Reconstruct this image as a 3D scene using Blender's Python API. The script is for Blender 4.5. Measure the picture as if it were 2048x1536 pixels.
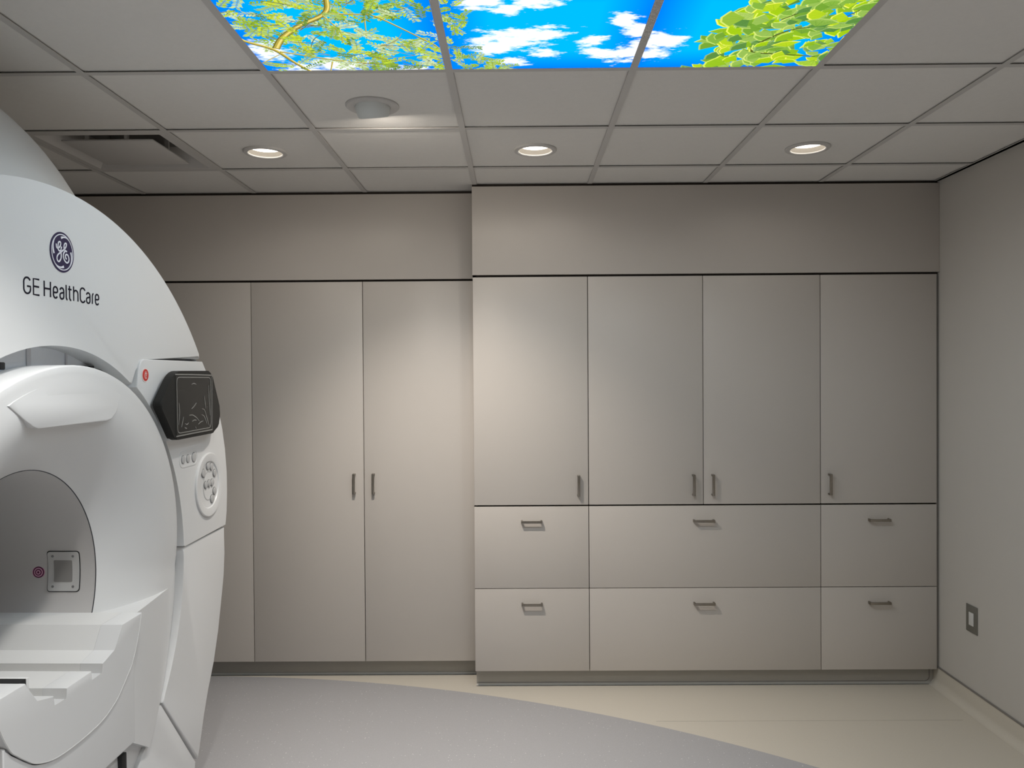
import bpy, bmesh, math, random
from mathutils import Vector, Matrix
PI = math.pi
R = math.radians
for o in list(bpy.data.objects):
    bpy.data.objects.remove(o)
scene = bpy.context.scene
COL = scene.collection

# ------------------------------------------------------------------ camera, world, exposure
CEIL = 2.6826          # underside of the ceiling grid
CAM_Z = 1.672
F_PX, YAW, PITCH, ROLL = 1564.668, -0.0061412, -0.0108492, -0.0066554
cam_d = bpy.data.cameras.new('camera')
cam = bpy.data.objects.new('camera', cam_d)
COL.objects.link(cam)
cy, sy, cp, sp, cr, sr = math.cos(YAW), math.sin(YAW), math.cos(PITCH), math.sin(PITCH), math.cos(ROLL), math.sin(ROLL)
cf = Vector((sy * cp, cy * cp, sp))
c_r = Vector((cy, -sy, 0))
c_u = c_r.cross(cf)
rr = c_r * cr + c_u * sr
uu = -c_r * sr + c_u * cr
M = Matrix((rr, uu, -cf)).transposed().to_4x4()
M.translation = (0, 0, CAM_Z)
cam.matrix_world = M
cam_d.sensor_fit = 'HORIZONTAL'
cam_d.sensor_width = 36.0
cam_d.lens = F_PX * 36.0 / 2048.0
cam_d.clip_start = 0.02
scene.camera = cam

world = bpy.data.worlds.new('world')
scene.world = world
world.use_nodes = True
world.node_tree.nodes['Background'].inputs[0].default_value = (0.6, 0.62, 0.65, 1)
world.node_tree.nodes['Background'].inputs[1].default_value = 0.0

scene.view_settings.view_transform = 'Standard'
scene.view_settings.look = 'None'
scene.view_settings.gamma = 1
scene.view_settings.use_curve_mapping = False
scene.view_settings.exposure = 0.0
try:
    scene.cycles.use_denoising = True
    scene.cycles.max_bounces = 10
    scene.cycles.diffuse_bounces = 6
    scene.cycles.sample_clamp_indirect = 4.0
except Exception:
    pass

# lamp strengths (all lamps sit in fittings built below)
POWER = {
    'scanner': 128.0,     # downlight just behind the sky panels, outside the picture
    'right': 88.0,       # down to rear_left: unseen downlights added as room fill
    'front': 20.0,
    'rear_right': 190.0,
    'rear_left': 60.0,
    'beam': 116.0,        # adjustable eyeball lamp aimed at the cupboards
    'spill': 5.8,        # its spill on the ceiling
    'visible': 7.0,      # the three downlights in the picture
    'sky': 25.0,          # each backlit sky panel
}
LENS_GLOW = 4.0
SKY_GLOW = 1.35

# ------------------------------------------------------------------ helpers
def srgb(r, g, b):
    def f(c):
        c /= 255.0
        return c / 12.92 if c <= 0.04045 else ((c + 0.055) / 1.055) ** 2.4
    return (f(r), f(g), f(b), 1.0)

def link(o, parent=None):
    COL.objects.link(o)
    if parent is not None:
        o.parent = parent
    return o

def tag(o, label=None, cat=None, group=None, kind=None):
    if label: o['label'] = label
    if cat: o['category'] = cat
    if group: o['group'] = group
    if kind: o['kind'] = kind
    return o

def empty(name, loc=(0, 0, 0), rz=0.0, parent=None):
    o = bpy.data.objects.new(name, None)
    o.empty_display_size = 0.1
    link(o, parent)
    o.location = loc
    o.rotation_euler = (0, 0, rz)
    return o

def finish(bm, smooth=True, angle=38):
    bmesh.ops.recalc_face_normals(bm, faces=bm.faces[:])
    for f in bm.faces:
        f.smooth = smooth
    if smooth:
        lim = R(angle)
        for e in bm.edges:
            if len(e.link_faces) == 2:
                e.smooth = e.calc_face_angle(0) < lim
            else:
                e.smooth = True

def obj(name, bm, mats, parent=None, loc=None, smooth=True, angle=38, recalc=True):
    me = bpy.data.meshes.new(name)
    if recalc:
        finish(bm, smooth, angle)
    bm.to_mesh(me)
    bm.free()
    if not isinstance(mats, (list, tuple)):
        mats = [mats]
    for m in mats:
        me.materials.append(m)
    o = bpy.data.objects.new(name, me)
    link(o, parent)
    if loc is not None:
        o.location = loc
    return o

def box(bm, x0, x1, y0, y1, z0, z1, bev=0.0, seg=2, mi=0):
    vs = [bm.verts.new(p) for p in ((x0, y0, z0), (x1, y0, z0), (x1, y1, z0), (x0, y1, z0),
                                    (x0, y0, z1), (x1, y0, z1), (x1, y1, z1), (x0, y1, z1))]
    fs = [bm.faces.new([vs[i] for i in q]) for q in ((3, 2, 1, 0), (4, 5, 6, 7), (0, 1, 5, 4), (1, 2, 6, 5), (2, 3, 7, 6), (3, 0, 4, 7))]
    for f in fs:
        f.material_index = mi
    if bev > 0:
        es = list({e for f in fs for e in f.edges})
        bmesh.ops.bevel(bm, geom=es, offset=bev, segments=seg, affect='EDGES', profile=0.5)
    return fs

def bbox(*a, **k):
    bm = bmesh.new()
    box(bm, *a, **k)
    return bm

def prism(pts, d0, d1, bev=0.0, seg=3, bm=None, axis='x', bev_back=False):
    """polygon pts (u, z) in the local face plane, extruded along local x from d0 (back) to d1 (front)."""
    own = bm is None
    if own:
        bm = bmesh.new()
    back = [bm.verts.new((d0, u, z)) for u, z in pts]
    front = [bm.verts.new((d1, u, z)) for u, z in pts]
    n = len(pts)
    fb = bm.faces.new(back[::-1])
    ff = bm.faces.new(front)
    for i in range(n):
        j = (i + 1) % n
        bm.faces.new((back[i], back[j], front[j], front[i]))
    if bev > 0:
        es = list(ff.edges)
        if bev_back:
            es += list(fb.edges)
        bmesh.ops.bevel(bm, geom=es, offset=bev, segments=seg, affect='EDGES', profile=0.5, clamp_overlap=True)
    return bm

def arc(c, r, a0, a1, n):
    return [(c[0] + r * math.cos(R(a0 + (a1 - a0) * i / n)), c[1] + r * math.sin(R(a0 + (a1 - a0) * i / n))) for i in range(n + 1)]

def round_poly(pts, rad, n=5):
    """round every corner of a convex-ish polygon; rad may be a list."""
    out = []
    m = len(pts)
    for i in range(m):
        p0, p1, p2 = Vector(pts[i - 1]), Vector(pts[i]), Vector(pts[(i + 1) % m])
        r = rad[i] if isinstance(rad, (list, tuple)) else rad
        if r <= 0:
            out.append(tuple(p1)); continue
        a = (p0 - p1); b = (p2 - p1)
        t = min(r, a.length * 0.48, b.length * 0.48)
        A = p1 + a.normalized() * t; B = p1 + b.normalized() * t
        for k in range(n + 1):
            s = k / n
            q = A * (1 - s) ** 2 + p1 * 2 * s * (1 - s) + B * s * s
            out.append(tuple(q))
    return out

def lathe(prof, n=40, axis='z', bm=None, mi=0):
    """prof: list of (radius, height). Revolved about local z (or x when axis == 'x')."""
    if bm is None:
        bm = bmesh.new()
    rings = []
    for r, h in prof:
        if r < 1e-6:
            p = (0, 0, h) if axis == 'z' else (h, 0, 0)
            rings.append([bm.verts.new(p)])
        else:
            ring = []
            for i in range(n):
                a = 2 * PI * i / n
                p = (r * math.cos(a), r * math.sin(a), h) if axis == 'z' else (h, r * math.cos(a), r * math.sin(a))
                ring.append(bm.verts.new(p))
            rings.append(ring)
    for a, b in zip(rings, rings[1:]):
        for i in range(n):
            j = (i + 1) % n
            if len(a) == 1 and len(b) == 1: continue
            if len(a) == 1: f = bm.faces.new((a[0], b[i], b[j]))
            elif len(b) == 1: f = bm.faces.new((a[i], b[0], a[j]))
            else: f = bm.faces.new((a[i], b[i], b[j], a[j]))
            f.material_index = mi
    return bm

def ribbon(bm, pts, w, th, base=0.0, closed=False):
    """flat raised strip along pts (u, z) in the local face plane; w may vary along the strip; raised along local x."""
    n = len(pts)
    ws = w if isinstance(w, (list, tuple)) else [w] * n
    L, Rr = [], []
    for i in range(n):
        p = Vector(pts[i])
        if closed:
            t = Vector(pts[(i + 1) % n]) - Vector(pts[i - 1])
        else:
            t = Vector(pts[min(i + 1, n - 1)]) - Vector(pts[max(i - 1, 0)])
        if t.length < 1e-9: t = Vector((1, 0))
        t.normalize()
        nn = Vector((-t.y, t.x)) * ws[i] * 0.5
        L.append(p + nn); Rr.append(p - nn)
    def v(p, h): return bm.verts.new((base + h, p.x, p.y))
    Lt = [v(p, th) for p in L]; Rt = [v(p, th) for p in Rr]
    Lb = [v(p, 0) for p in L]; Rb = [v(p, 0) for p in Rr]
    m = n if closed else n - 1
    for i in range(m):
        j = (i + 1) % n
        bm.faces.new((Lt[i], Rt[i], Rt[j], Lt[j]))
        bm.faces.new((Lb[i], Lt[i], Lt[j], Lb[j]))
        bm.faces.new((Rt[i], Rb[i], Rb[j], Rt[j]))
    if not closed:
        bm.faces.new((Lt[0], Lb[0], Rb[0], Rt[0]))
        bm.faces.new((Lt[-1], Rt[-1], Rb[-1], Lb[-1]))

def smooth_pts(pts, sub=4, closed=False):
    """Catmull-Rom resampling."""
    P = [Vector(p) for p in pts]
    n = len(P); out = []
    for i in range(n if closed else n - 1):
        p0 = P[i - 1] if (i > 0 or closed) else P[0]
        p1 = P[i]; p2 = P[(i + 1) % n]
        p3 = P[(i + 2) % n] if (closed or i + 2 < n) else P[-1]
        for k in range(sub):
            t = k / sub
            q = 0.5 * ((2 * p1) + (p2 - p0) * t + (2 * p0 - 5 * p1 + 4 * p2 - p3) * t * t + (3 * p1 - p0 - 3 * p2 + p3) * t ** 3)
            out.append(tuple(q))
    if not closed: out.append(tuple(P[-1]))
    return out

# ------------------------------------------------------------------ materials
def new_mat(name):
    m = bpy.data.materials.new(name)
    m.use_nodes = True
    nt = m.node_tree
    return m, nt, nt.nodes['Principled BSDF']

def mat(name, col, rough=0.5, metal=0.0, spec=0.5, noise=0.0, nscale=40.0, bump=0.0, bscale=200.0):
    m, nt, p = new_mat(name)
    p.inputs['Roughness'].default_value = rough
    p.inputs['Metallic'].default_value = metal
    p.inputs['Specular IOR Level'].default_value = spec
    p.inputs['Base Color'].default_value = col
    if noise > 0 or bump > 0:
        tc = nt.nodes.new('ShaderNodeTexCoord')
    if noise > 0:
        nz = nt.nodes.new('ShaderNodeTexNoise')
        nz.inputs['Scale'].default_value = nscale
        nz.inputs['Detail'].default_value = 6
        nt.links.new(tc.outputs['Object'], nz.inputs['Vector'])
        mx = nt.nodes.new('ShaderNodeMix'); mx.data_type = 'RGBA'
        a = tuple(c * (1 - noise) for c in col[:3]) + (1,)
        b = tuple(min(1, c * (1 + noise)) for c in col[:3]) + (1,)
        mx.inputs[6].default_value = a; mx.inputs[7].default_value = b
        nt.links.new(nz.outputs['Fac'], mx.inputs[0])
        nt.links.new(mx.outputs[2], p.inputs['Base Color'])
    if bump > 0:
        nb = nt.nodes.new('ShaderNodeTexNoise')
        nb.inputs['Scale'].default_value = bscale
        nb.inputs['Detail'].default_value = 4
        nt.links.new(tc.outputs['Object'], nb.inputs['Vector'])
        bp = nt.nodes.new('ShaderNodeBump')
        bp.inputs['Strength'].default_value = bump
        bp.inputs['Distance'].default_value = 0.002
        nt.links.new(nb.outputs['Fac'], bp.inputs['Height'])
        nt.links.new(bp.outputs['Normal'], p.inputs['Normal'])
    return m

def emit(name, col, strength):
    m = bpy.data.materials.new(name)
    m.use_nodes = True
    nt = m.node_tree
    nt.nodes.clear()
    e = nt.nodes.new('ShaderNodeEmission')
    e.inputs[0].default_value = col
    e.inputs[1].default_value = strength
    o = nt.nodes.new('ShaderNodeOutputMaterial')
    nt.links.new(e.outputs[0], o.inputs[0])
    return m

M_WALL = mat('painted_wall', (0.56, 0.535, 0.495, 1), 0.75, noise=0.015, nscale=9, bump=0.08, bscale=260)
M_LAM = mat('laminate', (0.515, 0.48, 0.442, 1), 0.42, spec=0.35, noise=0.012, nscale=14, bump=0.03, bscale=420)
M_CARC = mat('shadow_gap', (0.035, 0.028, 0.022, 1), 0.9, noise=0.1)
M_KICK = mat('toe_kick', (0.40, 0.385, 0.35, 1), 0.5, noise=0.03)
M_TILE = mat('ceiling_tile', (0.76, 0.745, 0.715, 1), 0.9, spec=0.15, noise=0.03, nscale=60, bump=0.25, bscale=420)
M_TBAR = mat('grid_bar', (0.56, 0.545, 0.525, 1), 0.6, noise=0.01)
M_WEB = mat('grid_web_shade', (0.16, 0.15, 0.145, 1), 0.7, noise=0.05)  # web darkened to paint in the shade above the grid flanges
M_FLOOR = mat('beige_vinyl', (0.62, 0.575, 0.495, 1), 0.42, spec=0.4, noise=0.05, nscale=180)
M_CAP = mat('cove_cap', (0.22, 0.205, 0.19, 1), 0.5, noise=0.05)
M_NICK = mat('brushed_nickel', (0.32, 0.29, 0.25, 1), 0.30, metal=1.0, noise=0.1, nscale=120)
M_WHITE = mat('white_plastic', (0.67, 0.675, 0.675, 1), 0.34, spec=0.4, noise=0.008, nscale=5)
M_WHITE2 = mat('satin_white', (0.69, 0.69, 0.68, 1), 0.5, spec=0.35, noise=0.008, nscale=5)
M_BORE = mat('bore_grey', (0.56, 0.545, 0.535, 1), 0.5, noise=0.01, nscale=6)
M_GAP = mat('gap_back', (0.80, 0.83, 0.88, 1), 0.25, spec=0.6, noise=0.02)
M_RIB = mat('rib_grey', (0.60, 0.60, 0.63, 1), 0.4, noise=0.02)
M_BLACK = mat('black_rubber', (0.012, 0.012, 0.013, 1), 0.6, noise=0.05)
M_SCR = mat('screen_bezel', (0.026, 0.0255, 0.024, 1), 0.55, spec=0.15, noise=0.05)
M_GLASS = mat('screen_glass', (0.030, 0.029, 0.027, 1), 0.4, spec=0.15, noise=0.04)
M_FILM = mat('film_crease_glare', (0.20, 0.20, 0.19, 1), 0.25, noise=0.05)
M_RED = mat('red_plastic', srgb(196, 48, 40), 0.4, noise=0.05)
M_PINKW = mat('white_mark', (0.80, 0.72, 0.70, 1), 0.5, noise=0.02)
M_NAVY = mat('navy_print', srgb(34, 24, 66), 0.45, noise=0.05)
M_TEXT = mat('dark_lettering', srgb(12, 11, 30), 0.6, spec=0.2, noise=0.05)
M_LOGOW = mat('logo_white', (0.78, 0.78, 0.84, 1), 0.4, noise=0.01)
M_BTN = mat('grey_button', (0.46, 0.46, 0.46, 1), 0.4, noise=0.02)
M_BTNR = mat('button_rim', (0.20, 0.20, 0.20, 1), 0.5, noise=0.03)
M_PLATE = mat('steel_plate', (0.20, 0.195, 0.17, 1), 0.45, metal=0.35, noise=0.04)
M_INS = mat('white_insert', (0.66, 0.66, 0.64, 1), 0.4, noise=0.02)
M_TGT = mat('magenta_print', srgb(84, 16, 60), 0.5, noise=0.03)
M_TGTW = mat('pink_print', srgb(210, 160, 185), 0.5, noise=0.02)
M_DARKMET = mat('dark_metal', (0.05, 0.055, 0.065, 1), 0.5, metal=0.4, noise=0.1)
M_WINDOW = mat('grey_window', (0.27, 0.26, 0.25, 1), 0.3, noise=0.03)
M_DUCT = mat('duct_steel', (0.20, 0.215, 0.22, 1), 0.5, noise=0.2, nscale=6)
M_LENS = emit('lamp_lens', (1.0, 0.94, 0.84, 1), LENS_GLOW)
M_BAFFLE = mat('lamp_baffle', (0.34, 0.31, 0.27, 1), 0.45, noise=0.02)
M_EYE = mat('lamp_white', (0.70, 0.72, 0.70, 1), 0.5, noise=0.01)

def speckled():
    m, nt, p = new_mat('grey_speckled_vinyl')
    tc = nt.nodes.new('ShaderNodeTexCoord')
    vor = nt.nodes.new('ShaderNodeTexVoronoi'); vor.inputs['Scale'].default_value = 62
    vor2 = nt.nodes.new('ShaderNodeTexVoronoi'); vor2.inputs['Scale'].default_value = 150
    nz = nt.nodes.new('ShaderNodeTexNoise'); nz.inputs['Scale'].default_value = 220; nz.inputs['Detail'].default_value = 4
    for n in (vor, vor2, nz):
        nt.links.new(tc.outputs['Object'], n.inputs['Vector'])
    r1 = nt.nodes.new('ShaderNodeValToRGB')
    r1.color_ramp.elements[0].position = 0.10; r1.color_ramp.elements[0].color = (1, 1, 1, 1)
    r1.color_ramp.elements[1].position = 0.17; r1.color_ramp.elements[1].color = (0, 0, 0, 1)
    nt.links.new(vor.outputs['Distance'], r1.inputs[0])
    sep = nt.nodes.new('ShaderNodeSeparateColor')
    nt.links.new(vor.outputs['Color'], sep.inputs[0])
    thr = nt.nodes.new('ShaderNodeMath'); thr.operation = 'GREATER_THAN'; thr.inputs[1].default_value = 0.72
    nt.links.new(sep.outputs[0], thr.inputs[0])
    mul = nt.nodes.new('ShaderNodeMath'); mul.operation = 'MULTIPLY'
    nt.links.new(r1.outputs[0], mul.inputs[0]); nt.links.new(thr.outputs[0], mul.inputs[1])
    base = nt.nodes.new('ShaderNodeMix'); base.data_type = 'RGBA'
    base.inputs[6].default_value = (0.35, 0.345, 0.355, 1); base.inputs[7].default_value = (0.45, 0.445, 0.455, 1)
    nt.links.new(nz.outputs['Fac'], base.inputs[0])
    fin = nt.nodes.new('ShaderNodeMix'); fin.data_type = 'RGBA'
    fin.inputs[7].default_value = (0.72, 0.72, 0.70, 1)
    nt.links.new(mul.outputs[0], fin.inputs[0]); nt.links.new(base.outputs[2], fin.inputs[6])
    nt.links.new(fin.outputs[2], p.inputs['Base Color'])
    p.inputs['Roughness'].default_value = 0.45
    p.inputs['Specular IOR Level'].default_value = 0.4
    return m
M_GREY = speckled()

# ------------------------------------------------------------------ room shell
XW, YB, YF, XL = 2.2355, 4.75, -2.6, -4.6
D1, D2 = 4.1477, 4.3012            # faces of the two cupboard runs
floor = obj('floor', bbox(XL, XW, YF, YB, -0.12, 0.0), M_FLOOR)
tag(floor, kind='structure', label='beige sheet vinyl floor with a large curved grey inset')
# grey inset: disc of 5.1 m radius, clipped to the room
bm = bmesh.new()
cx_, cy_, rad_ = -1.824, -0.760, 5.1086
pts = []
for i in range(121):
    a = R(-25 + 140 * i / 120)
    x, y = cx_ + rad_ * math.cos(a), cy_ + rad_ * math.sin(a)
    if x > XW - 0.12 or y < YF + 0.05 or x < XL + 0.05: continue
    pts.append((x, min(y, D2 + 0.062)))
pts = [(XW - 0.12, YF + 0.05)] + pts + [(XL + 0.05, pts[-1][1]), (XL + 0.05, YF + 0.05)]
f = bm.faces.new([bm.verts.new((x, y, 0.0012)) for x, y in pts])
ret = bmesh.ops.extrude_face_region(bm, geom=[f])
for v in [g for g in ret['geom'] if isinstance(g, bmesh.types.BMVert)]: v.co.z = -0.004
inlay = obj('inlay', bm, M_GREY, floor, smooth=False)
tag(inlay, label='grey speckled vinyl inset with a curved edge')
obj('seam', bbox(0.66, XW - 0.1, 3.757, 3.759, -0.001, 0.0007), mat('seam_line', (0.44, 0.41, 0.35, 1), 0.6, noise=0.25, nscale=14), floor)

tag(obj('wall_right', bbox(XW, XW + 0.12, YF, YB, 0, 3.1), M_WALL), kind='structure', label='greige painted wall at the end of the cupboards')
tag(obj('wall_back', bbox(XL, XW, YB, YB + 0.12, 0, 3.1), M_WALL), kind='structure')
tag(obj('wall_left', bbox(XL - 0.12, XL, YF, YB, 0, 3.1), M_WALL), kind='structure')
tag(obj('wall_front', bbox(XL, XW, YF - 0.12, YF, 0, 3.1), M_WALL), kind='structure')

# coved skirting on the right wall: curved vinyl upstand with a dark cap
def cove_profile(h=0.105, r=0.035, t=0.004):
    pr = [(0, 0), (0, h), (-t, h), (-t, r + t)]
    for i in range(1, 9):
        a = PI / 2 * i / 8
        pr.append((-t - r * (1 - math.cos(a)), t + r - r * math.sin(a) - t * (i / 8.0)))
    return pr
bm = bmesh.new()
pr = cove_profile()
ya, yb = YF + 0.01, D1 + 0.06
a_ = [bm.verts.new((XW + x - 0.0005, ya, z + 0.0004)) for x, z in pr]
b_ = [bm.verts.new((XW + x - 0.0005, yb, z + 0.0004)) for x, z in pr]
for i in range(len(pr)):
    j = (i + 1) % len(pr)
    bm.faces.new((a_[i], a_[j], b_[j], b_[i]))
bm.faces.new(a_); bm.faces.new(b_[::-1])
bs = obj('baseboard_right', bm, M_FLOOR)
tag(bs, kind='structure', label='coved beige vinyl skirting along the side wall')
obj('cap_strip', bbox(XW - 0.0075, XW - 0.0004, ya, yb - 0.05, 0.1015, 0.1095, bev=0.0015), M_CAP, bs)

# ------------------------------------------------------------------ ceiling: grid, tiles, vents
T = 0.6096
GX0, GY0 = -0.2172, 3.8213         # a grid crossing
ceiling = empty('ceiling', (0, 0, CEIL))
tag(ceiling, kind='structure', label='suspended ceiling of white square tiles in an exposed grid')
xs = [GX0 + T * k for k in range(-7, 5)]
ys = [GY0 + T * k for k in range(-10, 1)]
xs = [x for x in xs if XL < x < XW]
ys = [y for y in ys if YF < y]
XE = [XL] + xs + [XW]
YE = [YF] + ys + [D2 + 0.03]
BW = 0.0122                         # half width of a grid bar
def bar(x0, x1, y0, y1):
    bm = bmesh.new()
    box(bm, x0, x1, y0, y1, 0.0, 0.0016)
    if x1 - x0 < y1 - y0:
        xm = (x0 + x1) / 2; box(bm, xm - 0.002, xm + 0.002, y0, y1, 0.0016, 0.03, mi=1)
    else:
        ym = (y0 + y1) / 2; box(bm, x0, x1, ym - 0.002, ym + 0.002, 0.0016, 0.03, mi=1)
    return obj('grid_bar', bm, [M_TBAR, M_WEB], ceiling, smooth=False)
for x in xs:
    bar(x - BW, x + BW, YF, (D2 if x < -0.24 else D1) - 0.001)
for y in ys:
    for i in range(len(XE) - 1):
        bar(XE[i] + (BW if i else 0), XE[i + 1] - (BW if i < len(XE) - 2 else 0.02), y - BW, y + BW)
obj('wall_angle', bbox(XW - 0.022, XW - 0.0005, YF, D1 - 0.001, 0.0, 0.0016), M_TBAR, ceiling)

def tile_mesh(w, d, hole=None):
    """tile slab centred on the origin, optional round hole (cx, cy, r)."""
    bm = bmesh.new()
    z0, z1 = 0.0065, 0.022
    if hole is None:
        box(bm, -w / 2, w / 2, -d / 2, d / 2, z0, z1)
        return bm
    cx, cy, r = hole
    n = 48
    rings = {}
    for z in (z0, z1):
        inn, out = [], []
        for i in range(n):
            a = 2 * PI * i / n
            c, s = math.cos(a), math.sin(a)
            inn.append(bm.verts.new((cx + r * c, cy + r * s, z)))
            tx = ((w / 2 - cx) / c) if c > 1e-9 else (((-w / 2 - cx) / c) if c < -1e-9 else 1e9)
            ty = ((d / 2 - cy) / s) if s > 1e-9 else (((-d / 2 - cy) / s) if s < -1e-9 else 1e9)
            t = min(tx, ty)
            out.append(bm.verts.new((cx + t * c, cy + t * s, z)))
        # square up corners
        for qx in (-w / 2, w / 2):
            for qy in (-d / 2, d / 2):
                v = min(out, key=lambda v: (v.co.x - qx) ** 2 + (v.co.y - qy) ** 2)
                v.co.x, v.co.y = qx, qy
        rings[z] = (inn, out)
    for z in (z0, z1):
        inn, out = rings[z]
        for i in range(n):
            j = (i + 1) % n
            bm.faces.new((inn[i], inn[j], out[j], out[i]) if z == z0 else (inn[i], out[i], out[j], inn[j]))
    for k in (0, 1):
        A, B = rings[z0][k], rings[z1][k]
        for i in range(n):
            j = (i + 1) % n
            bm.faces.new((A[i], A[j], B[j], B[i]))
    return bm

DOWN = [(-1.128, 3.535), (0.0895, 3.535), (1.317, 3.542)]
EYE = (-0.535, 2.945)
OFF = [(-0.680, 1.660), (0.697, 1.076), (-1.74, 0.466), (0.697, -0.753), (-0.522, -0.753)]
HOLES = [(x, y, 0.088) for x, y in DOWN + OFF] + [(EYE[0], EYE[1], 0.088)]
VENT_C = (-1.741, 3.5165)
tile_cache = {}
for i in range(len(XE) - 1):
    for j in range(len(YE) - 1):
        x0, x1, y0, y1 = XE[i] + 0.003, XE[i + 1] - 0.003, YE[j] + 0.003, YE[j + 1] - 0.003
        w, d, mx, my = x1 - x0, y1 - y0, (x0 + x1) / 2, (y0 + y1) / 2
        if x0 < VENT_C[0] < x1 and y0 < VENT_C[1] < y1: continue
        if -0.83 < mx < 1.0 and 1.99 < my < 2.61: continue           # backlit sky panels live here
        hole = None
        for hx, hy, hr in HOLES:
            if x0 < hx < x1 and y0 < hy < y1: hole = (hx - mx, hy - my, hr)
        key = (round(w, 3), round(d, 3)) if hole is None else None
        if key is not None and key in tile_cache:
            o = bpy.data.objects.new('ceiling_tile', tile_cache[key]); link(o, ceiling)
        else:
            o = obj('ceiling_tile', tile_mesh(w, d, hole), M_TILE, ceiling, smooth=False)
            if key is not None: tile_cache[key] = o.data
        o.location = (mx, my, 0)
# slab above the suspended ceiling (dark void)
tag(obj('ceiling_slab', bbox(XL, XW, YF, YB, 3.0, 3.1), mat('void', (0.08, 0.08, 0.08, 1), 0.9, noise=0.1)), kind='structure', label='dark slab above the suspended ceiling')

# square plaque air diffuser
vent = empty('air_diffuser', (VENT_C[0], VENT_C[1], CEIL))
tag(vent, 'square white air diffuser with a flush plaque and dark slot, above the scanner', 'vent')
bm = bmesh.new()
def sq(h, z): return [bm.verts.new(p) for p in ((-h, -h, z), (h, -h, z), (h, h, z), (-h, h, z))]
rs = [sq(0.2915, 0.0022), sq(0.2915, 0.0005), sq(0.262, 0.0005), sq(0.250, 0.012), sq(0.215, 0.050), sq(0.165, 0.075), sq(0.165, 0.22)]
for a, b in zip(rs, rs[1:]):
    for k in range(4):
        l = (k + 1) % 4
        bm.faces.new((a[k], a[l], b[l], b[k]))
obj('frame', bm, M_TBAR, vent, smooth=False, recalc=False)
obj('plaque', bbox(-0.196, 0.196, -0.180, 0.196, 0.001, 0.008, bev=0.0015), M_TBAR, vent)
for sx, sy_ in ((0.07, -0.15), (-0.10, -0.15), (0.155, 0.05), (-0.155, 0.05)):
    obj('bracket', bbox(sx - 0.009, sx + 0.009, sy_ - 0.004, sy_ + 0.004, 0.0075, 0.075), M_TBAR, vent)
obj('neck', bbox(-0.165, 0.165, -0.165, 0.165, 0.20, 0.215), M_DUCT, vent)

# ------------------------------------------------------------------ downlights
def spot(name, parent, loc, power, col, size=R(150), blend=1.0, radius=0.06, rot=(0, 0, 0)):
    ld = bpy.data.lights.new(name, 'SPOT')
    ld.energy = power; ld.color = col; ld.spot_size = size; ld.spot_blend = blend; ld.shadow_soft_size = radius
    o = bpy.data.objects.new(name, ld)
    link(o, parent)
    o.location = loc; o.rotation_euler = rot
    return o

def make_downlight(x, y, label, power=0.0, col=(1, 0.93, 0.85), beam=172, blend=0.6):
    t = empty('downlight', (x, y, CEIL))
    tag(t, label, 'ceiling light', 'round recessed downlights')
    obj('trim_ring', lathe([(0.0745, 0.004), (0.0745, -0.0008), (0.078, -0.0032), (0.094, -0.0020), (0.0975, 0.0015), (0.0975, 0.0064), (0.076, 0.0064), (0.0745, 0.004)], 56), M_TBAR, t)
    obj('baffle', lathe([(0.0745, 0.003), (0.0735, 0.008), (0.069, 0.0235)], 56), M_BAFFLE, t)
    obj('lens', lathe([(0.0, 0.0245), (0.040, 0.0245), (0.0695, 0.0235)], 56), M_LENS, t)
    obj('housing', lathe([(0.0755, 0.004), (0.084, 0.010), (0.084, 0.11), (0.0, 0.11)], 40), M_DUCT, t)
    if power > 0:
        spot('lamp', t, (0, 0, 0.021), power, col, R(beam), blend, 0.062)
    return t
make_downlight(*DOWN[0], 'lit round downlight nearest the air diffuser, above the tall grey wardrobe doors', POWER['visible'])
make_downlight(*DOWN[1], 'lit round downlight above the leftmost door of the drawer cupboards', POWER['visible'])
make_downlight(*DOWN[2], 'lit round downlight nearest the side wall, above the right-hand drawers', POWER['visible'] * 0.5)
make_downlight(*OFF[0], 'downlight behind the sky panels, outside the picture above the scanner', POWER['scanner'], (1.0, 0.975, 0.94), 96, 0.6)
make_downlight(*OFF[1], 'added fill downlight outside the picture, right of the viewpoint', POWER['right'], (1.0, 0.97, 0.95), 136, 0.7)
make_downlight(*OFF[2], 'added fill downlight outside the picture, in front of the scanner', POWER['front'], (1.0, 0.97, 0.95), 136, 0.7)
make_downlight(*OFF[3], 'added fill downlight outside the picture, behind the viewpoint on the side-wall side', POWER['rear_right'], (1.0, 0.97, 0.95), 136, 0.7)
make_downlight(*OFF[4], 'added fill downlight outside the picture, behind the viewpoint on the scanner side', POWER['rear_left'], (1.0, 0.97, 0.95), 136, 0.7)

# adjustable eyeball lamp, tilted towards the cupboards
eye = empty('eyeball_light', (EYE[0], EYE[1], CEIL))
tag(eye, 'white adjustable eyeball spotlight tilted towards the cupboards, below the tree panel', 'ceiling light')
obj('trim_ring', lathe([(0.066, 0.010), (0.066, -0.0005), (0.070, -0.0026), (0.0955, -0.0022), (0.0995, 0.0012), (0.0995, 0.0064), (0.07, 0.0064)], 56), M_TBAR, eye)
TILT = R(21)
ax = Vector((0.16 * math.sin(TILT), 0.987 * math.sin(TILT), -math.cos(TILT)))
ball = obj('eyeball', lathe([(0.0648, -0.03), (0.0655, 0.0), (0.0645, 0.012), (0.0575, 0.038), (0.0545, 0.0415), (0.0525, 0.0425), (0.0505, 0.0425), (0.049, 0.038), (0.047, 0.028)], 56), M_EYE, eye)
q = ax.to_track_quat('Z', 'Y')
ball.rotation_euler = q.to_euler()
ball.location = (0, 0, 0.005)
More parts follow.
